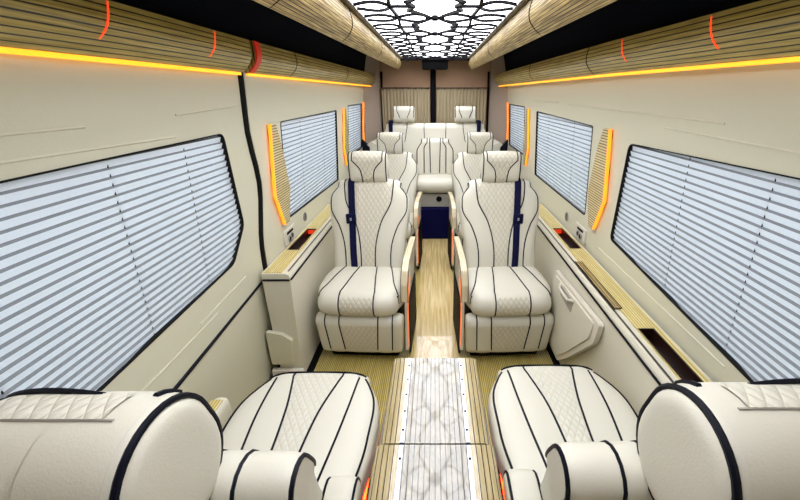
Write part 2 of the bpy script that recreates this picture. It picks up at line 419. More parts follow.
def blind(side, hole, off, label, cords, pitch=0.0245):
    y0 = min(p[0] for p in hole) - 0.0; y1 = max(p[0] for p in hole) + 0.0
    z0 = min(p[1] for p in hole) - 0.01; z1 = max(p[1] for p in hole) + 0.012
    xm = wx((z0 + z1) / 2)
    t = thing('pleated_blind', label, 'blind', (side * (wx(z0) + 0.02), (y0 + y1) / 2, z0), group='white pleated blinds in the side windows')
    # clip the blind's two ends to the outline of the window
    def span(z):
        ys = []
        N = len(hole)
        zz = min(max(z, min(p[1] for p in hole) + 1e-4), max(p[1] for p in hole) - 1e-4)
        for i in range(N):
            a, b = hole[i], hole[(i + 1) % N]
            if (a[1] - zz) * (b[1] - zz) <= 0 and a[1] != b[1]: ys.append(lerp(a[0], b[0], (zz - a[1]) / (b[1] - a[1])))
        return (min(ys) + 0.004, max(ys) - 0.006)
    mb = MB(); n = int((z1 - z0) / pitch * 2); front = []
    for k in range(n + 1):
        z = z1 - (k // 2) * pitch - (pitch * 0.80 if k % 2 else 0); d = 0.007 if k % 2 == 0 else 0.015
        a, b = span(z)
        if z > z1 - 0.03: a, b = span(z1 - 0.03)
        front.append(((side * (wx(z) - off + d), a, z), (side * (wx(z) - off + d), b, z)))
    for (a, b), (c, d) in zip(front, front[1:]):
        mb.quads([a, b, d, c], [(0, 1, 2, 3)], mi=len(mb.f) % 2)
    obj('pleated_fabric', mb, [M['blind'], M['blind_shade']], t)
    h = MB(); a, b = span(z1 - 0.03); zt = z1 - 0.005
    h.box(min(side * (wx(zt) - off + .012), side * (wx(zt) - off + .030)), max(side * (wx(zt) - off + .012), side * (wx(zt) - off + .030)), a, b, zt - 0.012, zt + 0.012, 0.003)
    obj('head_rail', h, M['grey'], t)
    for y in cords:
        c = MB(); c.tube([(side * (wx(z1 - .02) - off + 0.0135), y, z1 - 0.02), (side * (wx(z0 + .03) - off + 0.0135), y, z0 + 0.03)], 0.0018, 6)
        tag(obj('cord', c, M['rubber'], t), 'dark lift cord threaded through the pleats')
    zb = front[-2][0][2]; a, b = span(zb + .012)
    r = MB(); x = side * (wx(zb) - off + 0.022)
    r.box(x - 0.008, x + 0.008, a, b, zb - 0.004, zb + 0.012, 0.003); obj('bottom_rail', r, M['rib'], t)
    return t
names = [(-1, WL[0], 0.0, 'wide white pleated blind in the front left window above the left foreground seat', (0.58, 0.98, 1.30)),
         (-1, WL[1], 0.012, 'white pleated blind in the middle left window, between two orange wall lamps', (2.45, 2.95)),
         (-1, WL[2], 0.012, 'small far white pleated blind in the rearmost left window', (4.1,)),
         (1, WR[0], 0.0, 'wide white pleated blind in the front right window above the right foreground seat', (0.62, 0.93, 1.27)),
         (1, WR[1], 0.0, 'white pleated blind in the middle right window above the small ledge tray', (2.4, 2.95)),
         (1, WR[2], 0.0, 'small far white pleated blind in the rearmost right window', (4.1,))]
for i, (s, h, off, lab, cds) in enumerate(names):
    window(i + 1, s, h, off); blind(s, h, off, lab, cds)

# ------------------------------------------------------------------ overhead panels
def arc_profile(p0, p1, bulge, n=10):
    a, b = Vector(p0), Vector(p1); d = b - a; q = Vector((-d.y, d.x)).normalized()
    return [tuple(a + d * (i / n) + q * bulge * math.sin(math.pi * i / n)) for i in range(n + 1)]
def taper(mb, side, y0, dx, dz=0.0, sx=1.0, x0=0.0, z0=0.0, sz=1.0, tilt=0.0):
    '''narrow the far end: shift and scale the cross-section linearly with Y'''
    out = []
    for x, y, z in mb.v:
        f = max(0.0, (y - y0) / (4.8 - y0)); xx = side * x
        if tilt: z -= tilt * max(0.0, 1 - max(0.0, y) / 1.8)
        xx = x0 + (xx - x0) * (1 + (sx - 1) * f) - dx * f; z = z0 + (z - z0) * (1 + (sz - 1) * f) + dz * f
        out.append((side * xx, y, z))
    mb.v = out; return mb
def valance(side, y0, y1, label, red=(), seams=(), redend=False):
    TP = 0.055 if y1 > 3 else 0.0
    base = [(wx(1.625) - 0.012, 1.628)] + arc_profile((0.808, 1.632), (0.765, 1.752), 0.022)[0:]
    prof = base + [(0.80, 1.757), (0.84, 1.64)]
    pr = [(side * x, z) for x, z in prof]
    t = thing('overhead_shelf', label, 'panel', (side * 0.8, (y0 + y1) / 2, 1.62), group='curved oak panels above the windows')
    obj('wood_shell', taper(MB().strip(pr, y0, 1.8, False).strip(pr, 1.8, y1, False) if side > 0 else MB().strip(pr, y0, y1, True), side, y0, TP, tilt=0.018 if side > 0 else 0.0), M['wood'], t, smooth=True)
    L = MB().box(*sorted((side * 0.818, side * 0.832)), y0 + .006, y1 - .006, 1.620, 1.630)
    if side > 0: L = MB().box(0.818, 0.832, y0 + .006, 1.8, 1.620, 1.630).box(0.818, 0.832, 1.8, y1 - .006, 1.620, 1.630)
    tag(obj('light_strip', taper(L, side, y0, TP, tilt=0.018 if side > 0 else 0.0), M['amber'], t), 'glowing amber light strip along the lower edge')
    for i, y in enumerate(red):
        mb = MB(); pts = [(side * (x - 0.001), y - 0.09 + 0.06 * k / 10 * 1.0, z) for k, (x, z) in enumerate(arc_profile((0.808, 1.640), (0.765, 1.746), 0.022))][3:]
        mb.tube(pts, 0.0022, 6); tag(obj('reflection_line', taper(mb, side, y0, TP, tilt=0.018 if side > 0 else 0.0), M['red'], t, smooth=True), 'thin red reflection across the wood, put in as a glowing line')  # LED reflection on the wood, put in as a glowing tube
    for y in seams:
        mb = MB(); pts = [(side * (x - 0.001), y + 0.012 * math.sin(math.pi * k / 10), z) for k, (x, z) in enumerate(arc_profile((0.808, 1.634), (0.765, 1.75), 0.022))]
        mb.tube(pts, 0.0022, 6); obj('seam', taper(mb, side, y0, TP, tilt=0.018 if side > 0 else 0.0), M['black'], t, smooth=True)
    if redend:
        q = [(side * (x - 0.002), z) for x, z in base] + [(side * (x + 0.006), z) for x, z in reversed(base)]
        tag(obj('end_light', MB().strip(q, y0, y0 + 0.045, True), M['red_dim'], t), 'dim red glowing end band')
M['tray_red'] = mat('tray_red_led', (0.6, 0.03, 0.01), 0.4, emit=(1, 0.05, 0.01), es=0.6)
M['red_dim'] = mat('dim_red_lens', (0.35, 0.02, 0.01), 0.4, emit=(1, 0.05, 0.02), es=0.25)
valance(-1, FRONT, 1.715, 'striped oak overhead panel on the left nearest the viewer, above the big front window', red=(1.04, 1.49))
valance(-1, 1.765, 4.80, 'striped oak overhead panel on the left farther back, red end beside the black wall joint', seams=(2.22, 3.4), redend=True)
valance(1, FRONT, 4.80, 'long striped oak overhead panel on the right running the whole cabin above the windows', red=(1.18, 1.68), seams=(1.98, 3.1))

def locker(side, label, seams):
    prof = arc_profile((0.400, 1.925), (0.452, 1.735), -0.045, 14)
    prof = [(x, z) for x, z in prof] + [(0.475, 1.745), (0.49, 1.94), (0.40, 1.94)]
    pr = [(side * x, z) for x, z in prof]
    t = thing('overhead_roll', label, 'shelf front', (side * 0.44, 2.3, 1.735), group='curved wooden rolls beside the ceiling light')
    TA = dict(side=side, y0=FRONT, dx=0.0, sx=0.45, x0=0.40, z0=1.93, sz=0.68)
    obj('wood_shell', taper(MB().strip(pr, FRONT, 4.72, True), **TA), M['wood_fine'], t, smooth=True)
    for y in seams:
        mb = MB(); pts = [(side * (x - 0.001), y + 0.03 * math.sin(math.pi * k / 14), z) for k, (x, z) in enumerate(arc_profile((0.40, 1.922), (0.452, 1.738), -0.046, 14))]
        mb.tube(pts, 0.003, 6); obj('seam', taper(mb, **TA), M['black'], t, smooth=True)
    mb = MB(); mb.tube([(side * 0.362, FRONT, 1.915), (side * 0.362, 4.7, 1.915)], 0.003, 6)
    r = MB().box(*sorted((side * 0.366, side * 0.402)), FRONT, 4.72, 1.905, 1.945, 0.006)
    tag(obj('edge_trim', r, M['bronze'], t), 'dark bronze strip next to the ceiling light')
M['bronze'] = mat('dark_bronze', (0.10, 0.08, 0.06), 0.3, 0.6)
locker(-1, 'rounded fine-striped wooden roll along the left side of the ceiling light', (1.15, 1.95, 3.0, 4.1))
locker(1, 'rounded fine-striped wooden roll along the right side of the ceiling light', (0.95, 1.72, 3.0, 4.1))

# ceiling light with its black lattice
t = thing('ceiling_light', 'long bright white ceiling light covered by a black lattice of curved bars', 'ceiling light', (0, 2.3, 1.9))
obj('light_panel', MB().box(-0.365, 0.365, 0.15, 4.68, 1.922, 1.93), M['ceil_light'], t)
lat = MB(); Z0, Z1 = 1.905, 1.917; per = 0.56; y = 0.56
def curve(a, b, bow, n=8):
    a, b = Vector(a), Vector(b); d = b - a; q = Vector((-d.y, d.x))
    return [tuple(a + d * (i / n) + q * bow * math.sin(math.pi * i / n)) for i in range(n + 1)]
while y < 4.5:
    ye = y + per
    for s in (-1, 1):
        lat.bar([(s * 0.04, y + .05), (s * 0.125, y + per * .36)], 0.015, Z0, Z1); lat.bar([(s * 0.04, ye - .05), (s * 0.125, y + per * .64)], 0.015, Z0, Z1)
        lat.bar([(s * 0.13, y + per * .33), (s * 0.095, y + per / 2), (s * 0.13, y + per * .67)], 0.013, Z0, Z1)
        lat.bar([(s * 0.10, y + per / 2), (s * 0.205, y + per / 2)], 0.009, Z0, Z1)
        lat.bar([(s * 0.205, y - per / 2 + 0.01), (s * 0.19, y), (s * 0.205, y + per / 2)], 0.014, Z0, Z1)
        lat.bar(curve((s * .02, y), (s * 0.19, y + .03), 0.5 * s), 0.009, Z0, Z1); lat.bar(curve((s * .02, y), (s * 0.19, y - .03), -0.5 * s), 0.009, Z0, Z1)
        lat.bar(curve((s * 0.20, y), (s * 0.36, y + .05), 0.35 * s), 0.009, Z0, Z1)
        lat.bar(curve((s * 0.20, y), (s * 0.36, y - .05), -0.35 * s), 0.009, Z0, Z1)
        lat.bar(curve((s * 0.20, y + per / 2), (s * 0.36, y + per / 2 + .04), 0.45 * s), 0.009, Z0, Z1)
        lat.bar(curve((s * 0.20, y + per / 2), (s * 0.36, y + per / 2 - .04), -0.45 * s), 0.009, Z0, Z1)
    lat.bar([(-0.05, y + 0.002), (0.05, y + 0.002)], 0.035, Z0, Z1)
    lat.bar([(0, y - .05), (0, y + .05)], 0.03, Z0, Z1)
    y += per
obj('lattice', lat, M['black'], t)
ef = MB()
ef.box(-0.40, 0.40, 4.66, 4.74, 1.895, 1.945); obj('end_bar', ef, M['black'], t)

# rear: monitor, centre post, curtains
t = thing('ceiling_monitor', 'black flip-down screen box hanging below the far end of the ceiling light', 'screen', (0, 4.75, 1.80))
obj('housing', MB().box(-0.15, 0.15, 4.70, 4.78, 1.80, 1.935, 0.012), M['black'], t, smooth=True)
obj('hinge', MB().box(-0.06, 0.06, 4.72, 4.77, 1.935, 1.95), M['bronze'], t)
struct('trim_11', MB().box(-0.058, 0.012, 4.965, 5.0, 0.3, 1.95, 0.008), M['black'], smooth=True)
def curtain(x0, x1, label):
    t = thing('curtain', label, 'curtain', ((x0 + x1) / 2, 4.93, 0.9), group='tan pleated curtains at the back')
    mb = MB(); n = 110; rows = 6; vs = []; nv = n + 1
    for r in range(rows + 1):
        z = lerp(1.60, 0.95, r / rows)
        for i in range(nv):
            x = lerp(x0, x1, i / n); u = (x - x0)
            yy = 4.945 + 0.010 * math.sin(u * 2 * math.pi / 0.042) * (0.5 + .5 * r / rows) + 0.005 * math.sin(u * 37 + r * .2)
            vs.append((x, yy, z))
    fs = [(r * nv + i, r * nv + i + 1, (r + 1) * nv + i + 1, (r + 1) * nv + i) for r in range(rows) for i in range(n)]
    mb.add(vs, fs); obj('fabric', mb, M['curtain'], t, smooth=True)
    rd = MB(); rd.tube([(x0, 4.93, 1.607), (x1, 4.93, 1.607)], 0.006); obj('rod', rd, M['bronze'], t, smooth=True)
    for k in range(8):
        x = lerp(x0 + .02, x1 - .02, k / 7); rg = MB()
        rg.tube([(x, 4.93 + 0.013 * math.cos(a * math.pi / 6), 1.603 + 0.013 * math.sin(a * math.pi / 6)) for a in range(12)], 0.0035, 6, True)
        obj('ring', rg, M['bronze'], t, smooth=True)
curtain(-0.665, -0.065, 'tan pleated curtain left of the black centre post at the back')
curtain(0.02, 0.64, 'tan pleated curtain right of the black centre post at the back')

# ------------------------------------------------------------------ wall lamps
def sconce(side, Y, za, zb, w, label, off=0.0, flip=1):
    t = thing('wall_lamp', label, 'wall lamp', (side * wx(zb), Y, zb), group='tapered oak wall lamps with orange edge')
    H = za - zb; zk = zb + H * 0.34
    near = [(Y, za), (Y - 0.015, zk + .12), (Y - 0.02, zk), (Y + 0.075 * w, zb)]
    far = [(Y + 0.065 * w, za), (Y + 0.12 * w, zk + 0.25), (Y + 0.19 * w, zk), (Y + 0.14 * w, zb)]
    def plate(pts, d0, d1):
        N = len(pts); mb = MB()
        vs = [(side * (wx(z) - off - d0), y, z) for y, z in pts] + [(side * (wx(z) - off - d1), y, z) for y, z in pts]
        tri = tessellate_polygon([[Vector((p[0], p[1], 0)) for p in pts]])
        k = 0
        mb.quads(vs, [(i, (i + 1) % N, N + (i + 1) % N, N + i) for i in range(N)] + [tuple(q) for q in tri] + [tuple(N + i for i in reversed(q)) for q in tri])
        return mb
    ins = [(y + 0.009, z) for y, z in near]
    mbw = plate(ins + far[::-1], 0.0, 0.022)
    mbw.uv = [(b, a) for a, b in mbw.uv]
    o = obj('wood_face', mbw, M['rib_wood'], t)
    tag(obj('light_strip', plate([(y + 0.0, z) for y, z in near] + [(y + 0.009, z) for y, z in near[::-1]], 0.008, 0.022), M['orange'], t), 'glowing orange light strip on the edge nearest the viewer')
sconce(-1, 1.92, 1.405, 0.85, 1.0, 'orange-edged oak wall lamp on the left wall between the front and middle windows', 0.012)
sconce(-1, 3.54, 1.42, 0.90, 0.9, 'orange-edged oak wall lamp on the left wall between the middle and rear windows', 0.012)
sconce(-1, 4.54, 1.45, 1.0, 0.5, 'small far orange-edged wall lamp in the left rear corner', 0.012)
sconce(1, 1.83, 1.39, 0.855, 1.0, 'orange-edged oak wall lamp on the right wall between the front and middle windows')
sconce(1, 3.50, 1.42, 0.90, 0.9, 'orange-edged oak wall lamp on the right wall between the middle and rear windows')
sconce(1, 4.54, 1.45, 1.0, 0.5, 'small far orange-edged wall lamp in the right rear corner')

# ------------------------------------------------------------------ side ledges
LZ = 0.70
def ledge(side, y0, y1, label, trays, inset):
    t = thing('side_ledge', label, 'ledge', (side * 0.82, (y0 + y1) / 2, 0), group='side ledges under the windows')
    # cabinet body with tray wells: split in Y
    body = MB()
    xin, xo = 0.745, wx(0.5) - 0.032
    prof = [(xo, LZ), (xin + 0.02, LZ), (xin + 0.006, LZ - 0.006), (xin, LZ - 0.02), (xin + 0.004, 0.60), (xin + 0.02, 0.10), (xin + 0.02, 0.03), (xo, 0.03)]
    wells = sorted(trays)
    segs = []; y = y0
    for a, b, xa, xb in wells:
        segs.append((y, a, None)); segs.append((a, b, (xa, xb))); y = b
    segs.append((y, y1, None))
    body = MB(); wood = MB(); wb0, wb1 = 0.787, 0.878
    for a, b, wl_ in segs:
        if wl_ is None:
            body.strip([(side * x, z) for x, z in prof], a, b)
            wood.strip([(side * x, z) for x, z in ((wb0, LZ), (wb0, LZ + 0.004), (wb1, LZ + 0.004), (wb1, LZ))], a + (0.01 if a == y0 else 0), b - (0.01 if b == y1 else 0), v0=0)
        else:
            xa, xb = wl_; pf = [(xo, LZ), (xb, LZ), (xb, LZ - 0.05), (xa, LZ - 0.05), (xa, LZ)] + prof[1:]
            body.strip([(side * x, z) for x, z in pf], a, b)
            if xb < wb1 - 0.004: wood.strip([(side * x, z) for x, z in ((xb, LZ), (xb, LZ + 0.004), (wb1, LZ + 0.004), (wb1, LZ))], a, b)
            if xa > wb0 + 0.004: wood.strip([(side * x, z) for x, z in ((wb0, LZ), (wb0, LZ + 0.004), (xa, LZ + 0.004), (xa, LZ))], a, b)
    obj('cabinet_body', body, M['wall2'], t)
    obj('wood_top', wood, M['ledge_wood'], t)
    pp = MB()
    path = [(side * (xin - 0.001), y1, LZ - 0.035), (side * (xin - 0.001), y0 + 0.03, LZ - 0.035)]
    if inset:
        path = path[:1] + [(side * (xin - .001), y0 + .008, LZ - .035), (side * (xin + .008), y0 - .002, LZ - .035), (side * 0.885, y0 - 0.002, LZ - .035)]
    pp.tube(path, 0.0055); tag(obj('piping', pp, M['piping'], t, smooth=True), 'black piping along the inner edge')
    g = MB().box(*sorted((side * (xin + 0.012), side * (xin + 0.02))), y0 + 0.03, y1, LZ + 0.0, LZ + 0.002)
    obj('inlay_line', g, M['bronze'], t)
    for a, b, xa, xb in wells:
        m = MB(); z = LZ - 0.045
        m.box(*sorted((side * (xa), side * (xa + 0.004))), a, b, z, LZ + 0.005); m.box(*sorted((side * (xb - .004), side * (xb))), a, b, z, LZ + 0.005)
        m.box(*sorted((side * xa, side * xb)), a, a + .004, z, LZ + 0.005); m.box(*sorted((side * xa, side * xb)), b - .004, b, z, LZ + 0.005)
        m.box(*sorted((side * xa, side * xb)), a, b, z - 0.004, z)
        tr = obj('tray', m, M['tray'], t)
        tag(tr, 'dark recessed tray in the ledge top')
        lt = MB().box(*sorted((side * (xa + .006), side * (xb - .006))), b - 0.010, b - 0.005, z + 0.015, LZ - 0.002)
        if b > 1.5: tag(obj('tray_light', lt, M['tray_red'], tr), 'small red light at the far end of the tray')
    return t
ledge(-1, 1.665, 2.95, 'left side ledge behind the wall joint, oak top with a red-lit tray', [(1.97, 2.33, 0.80, 0.866)], True)
ledge(1, 0.2, 2.95, 'long right side ledge with oak top and two dark trays', [(0.80, 1.19, 0.792, 0.855), (1.99, 2.34, 0.80, 0.866)], False)
# curved wooden ends of the ledges behind the second row
# recessed lid on the right ledge, in front of the small tray
lid = MB().box(0.762, 0.782, 1.36, 1.80, LZ, LZ + 0.004)
t = thing('ledge_lid', 'narrow reddish wooden slide lid outlined in black on the right ledge', 'lid', (0.79, 1.55, LZ + .004))
obj('wood_slat', MB().box(0.765, 0.795, 1.33, 1.80, LZ + 0.004, LZ + 0.008), M['wood_fine'], t)
obj('outline', MB().tube([(0.763, 1.80, LZ + .008), (0.763, 1.33, LZ + .008), (0.797, 1.33, LZ + .008), (0.797, 1.80, LZ + .008)], 0.002, 6), M['black'], t)
# wall fittings
for s, y, lab in ((-1, 2.38, 'dark oval air vent on the left wall above the red-lit tray'), (1, 2.38, 'dark oval air vent on the right wall above the small tray')):
    t = thing('air_vent', lab, 'vent', (s * wx(.76), y, .74))
    mb = MB(); off = 0.012 if s < 0 else 0
    pts = [(y + 0.028 * math.cos(a * math.pi / 10), 0.775 + 0.03 * math.sin(a * math.pi / 10)) for a in range(20)]
    mb.prism([(p[0], p[1]) for p in pts], 'x', *sorted((s * (wx(.77) - off - 0.004), s * (wx(.77) - off + 0.006))))
    obj('grille', mb, M['grey_dark'] if 'grey_dark' in M else M.setdefault('grey_dark', mat('dark_grey_mesh', (0.08, 0.085, 0.08), 0.5)), t)
    rg = MB(); rg.tube([(s * (wx(.77) - off - 0.004), p[0], p[1]) for p in pts], 0.0025, 6, True); obj('rim', rg, M['grey'], t, smooth=True)
for s, y, lab in ((-1, 2.10, 'cream switch plate with dark sockets on the left wall above the tray'), (1, 2.13, 'cream switch plate with dark sockets on the right wall above the tray')):
    t = thing('switch_plate', lab, 'switch', (s * wx(.72), y, .71)); off = 0.012 if s < 0 else 0
    x0 = wx(.76) - off
    pl = MB().box(*sorted((s * (x0 - 0.008), s * (x0 + 0.006))), y - 0.10, y + 0.075, 0.712, 0.80, 0.004); obj('plate', pl, M['rib'], t)
    for dy, dz, rr in ((-0.035, 0.738, 0.017), (0.005, 0.745, 0.017)):
        o = obj('socket', MB().disc((s * (x0 - 0.008), y + dy, dz), 'x', rr, -s * 0.005), M['black'], t)
        obj('socket_rim', MB().tube([(s * (x0 - 0.013), y + dy + rr * math.cos(a * math.pi / 8), dz + rr * math.sin(a * math.pi / 8)) for a in range(16)], 0.0025, 6, True), M['grey'], o)
    obj('rocker_switch', MB().box(*sorted((s * (x0 - 0.012), s * (x0 - 0.007))), y - 0.06, y + 0.03, 0.77, 0.784, 0.002), M['black'], t)

# protruding cabinet with a pull on the right wall
t = thing('side_cabinet', 'cream wedge-shaped cabinet with a pull handle below the right ledge', 'cabinet', (0.75, 1.65, 0.05))
prof = outline_round([(1.97, 0.575), (1.34, 0.615), (1.36, 0.50), (1.60, 0.22), (1.72, 0.10), (1.95, 0.10)], 0.02)
inn = [(y + (0.012 if y < 1.5 else -0.01), z) for y, z in prof]
bd = MB().prism(prof, 'x', 0.720, 0.744); obj('body', bd, M['rib'], t)
fp = outline_round([(1.93, 0.56), (1.38, 0.595), (1.40, 0.50), (1.62, 0.24), (1.73, 0.13), (1.92, 0.13)], 0.02)
dd = obj('door', MB().prism(fp, 'x', 0.7125, 0.7202), M['wall2'], t)
h = MB().prism(outline_round([(1.83, 0.555), (1.62, 0.565), (1.63, 0.49), (1.80, 0.50)], 0.012), 'x', 0.7105, 0.713); obj('handle_recess', h, M['grey'], dd)
h = MB().tube([(0.712, 1.83, 0.555), (0.697, 1.80, 0.545), (0.696, 1.66, 0.55), (0.712, 1.62, 0.565)], 0.008); tag(obj('handle', h, M['rib'], dd, smooth=True), 'cream pull handle')
# left lower cabinet recess below the ledge end
t = thing('wall_box', 'cream moulded wall box under the front end of the left ledge', 'wall box', (-0.83, 1.66, 0.02))
obj('body', MB().prism(outline_round([(-0.92, 0.14), (-0.80, 0.14), (-0.785, 0.30), (-0.83, 0.34), (-0.92, 0.36)], 0.01), 'y', 1.64, 1.664), M['wall'], t)
obj('foot', MB().box(-0.93, -0.75, 1.635, 1.664, 0.03, 0.10, 0.006), M['rib'], t)

# ------------------------------------------------------------------ upholstered pads
class Pad:
    """capsule section swept along a midline in the YZ plane, scaled towards that midline near both X ends"""
    def __init__(s, mid, rad, W, seams=(), n=5, g=0.05, side=1, Msteps=22, cap=6):
        s.W = W; s.n = n; s.g = g; s.seams = seams; P = []
        Ls = [0]
        for a, b in zip(mid, mid[1:]): Ls.append(Ls[-1] + math.dist(a, b))
        def at(u):
            d = u * Ls[-1]
            for i in range(len(mid) - 1):
                if d <= Ls[i + 1] + 1e-9:
                    k = (d - Ls[i]) / max(Ls[i + 1] - Ls[i], 1e-9); return Vector(mid[i]).lerp(Vector(mid[i + 1]), k)
            return Vector(mid[-1])
        def sm(u): return (at(max(0, u - .06)) + at(u) * 2 + at(min(1, u + .06))) / 4
        s.prof = []
        R = rad if callable(rad) else (lambda t: rad)
        def dr(u): return (sm(min(1, u + .02)) - sm(max(0, u - .02))).normalized()
        def nm(d): return Vector((-d.y, d.x)) * side
        for i in range(Msteps + 1):
            u = i / Msteps; s.prof.append((u, sm(u), nm(dr(u)) * R(u)))
        s.i_top0 = len(s.prof) - 1
        for k in range(1, cap):
            a = math.pi * k / cap; d = dr(1); s.prof.append((1.0, sm(1), (nm(d) * math.cos(a) + d * math.sin(a)) * R(1)))
        s.i_top1 = len(s.prof)
        for i in range(Msteps, -1, -1):
            u = i / Msteps; s.prof.append((u, sm(u), -nm(dr(u)) * R(u)))
        s.i_bot0 = len(s.prof) - 1
        for k in range(1, cap):
            a = math.pi * k / cap; d = dr(0); s.prof.append((0.0, sm(0), (-nm(d) * math.cos(a) - d * math.sin(a)) * R(0)))
        s.arc = [0]
        for a, b in zip(s.prof, s.prof[1:]): s.arc.append(s.arc[-1] + ((a[1] + a[2]) - (b[1] + b[2])).length)
    def k(s, q): return max(0.0, 1 - min(1, abs(q)) ** s.n) ** (1 / s.n)
    def bounds(s, t):
        W = s.W(t); pos = [min(f(t), W * 0.985) for f in s.seams]
        return [-W] + [-x for x in pos[::-1]] + pos + [W]
    def mesh(s, quilt=None, quilt_range=None):
        mb = MB(); inner = [0, .07, .2, .4, .6, .8, .93, 1]; edge = [0, .00002, .0003, .002, .006, .015, .05, .11, .2, .34, .52, .72, .9, 1]
        vs = []; uv = []; N = len(s.prof); cols = None
        for i, (t, c, off) in enumerate(s.prof):
            B = s.bounds(t); W = B[-1]; row = []; nb = len(B) - 1
            for j in range(nb):
                if nb == 1: ws = edge[:-1] + [1 - e for e in edge[::-1]]
                elif j == 0: ws = edge
                elif j == nb - 1: ws = [1 - e for e in edge[::-1]]
                else: ws = inner
                for q, w_ in enumerate(ws):
                    if j > 0 and q == 0: continue
                    x = lerp(B[j], B[j + 1], w_)
                    if nb == 1: pf = 1
                    elif j == 0: pf = 1 - s.g * (1 - math.cos(math.pi / 2 * w_) ** .6) if w_ < 1 else 1 - s.g
                    elif j == nb - 1: pf = 1 - s.g * (1 - math.sin(math.pi / 2 * w_) ** .6)
                    else: pf = 1 - s.g * (1 - max(0, math.sin(math.pi * w_)) ** .5)
                    kk = s.k(x / W) * pf; p = c + off * kk
                    row.append(((x, p.x, p.y), (x, s.arc[i]), j))
            vs.append(row)
        nc = len(vs[0]); flat = [r[0] for row in vs for r in row]; uvs = [r[1] for row in vs for r in row]
        K = len(mb.v); mb.v += flat
        mq = (len(s.bounds(0)) - 2) // 2
        for i in range(N):
            i2 = (i + 1) % N
            for j in range(nc - 1):
                mb.f.append([i * nc + j, i * nc + j + 1, i2 * nc + j + 1, i2 * nc + j])
                lo, hi = quilt_range or (0, s.i_top1 + 2)
                isq = quilt and vs[i][j + 1][2] in quilt and (lo <= i < hi or (lo < 0 and i >= N + lo))
                mb.mi.append(1 if isq else 0)
                a1 = s.arc[i]; a2 = s.arc[i + 1] if i + 1 < N else s.arc[i] + .02
                mb.uv += [(vs[i][j][1][0], a1), (vs[i][j + 1][1][0], a1), (vs[i2][j + 1][1][0], a2), (vs[i2][j][1][0], a2)]
        return mb
    def pt(s, i, x, lift=0.001, g=None):
        t, c, off = s.prof[i % len(s.prof)]; g = s.g if g is None else g
        kk = s.k(x / s.W(t)) * (1 - g); p = c + off * kk + off.normalized() * lift; return (x, p.x, p.y)
    def pipes(s, fs, i0=0, i1=None, r=0.004, g=None):
        mb = MB(); i1 = s.i_top0 if i1 is None else i1
        for f in fs:
            for sg in (-1, 1):
                mb.tube([s.pt(i, sg * min(f(s.prof[i % len(s.prof)][0]), s.W(s.prof[i % len(s.prof)][0]) * .985), g=g) for i in range(i0, i1 + 1)], r, 6)
        return mb
def tb(*tbl): return lambda t: interp(tbl, t)

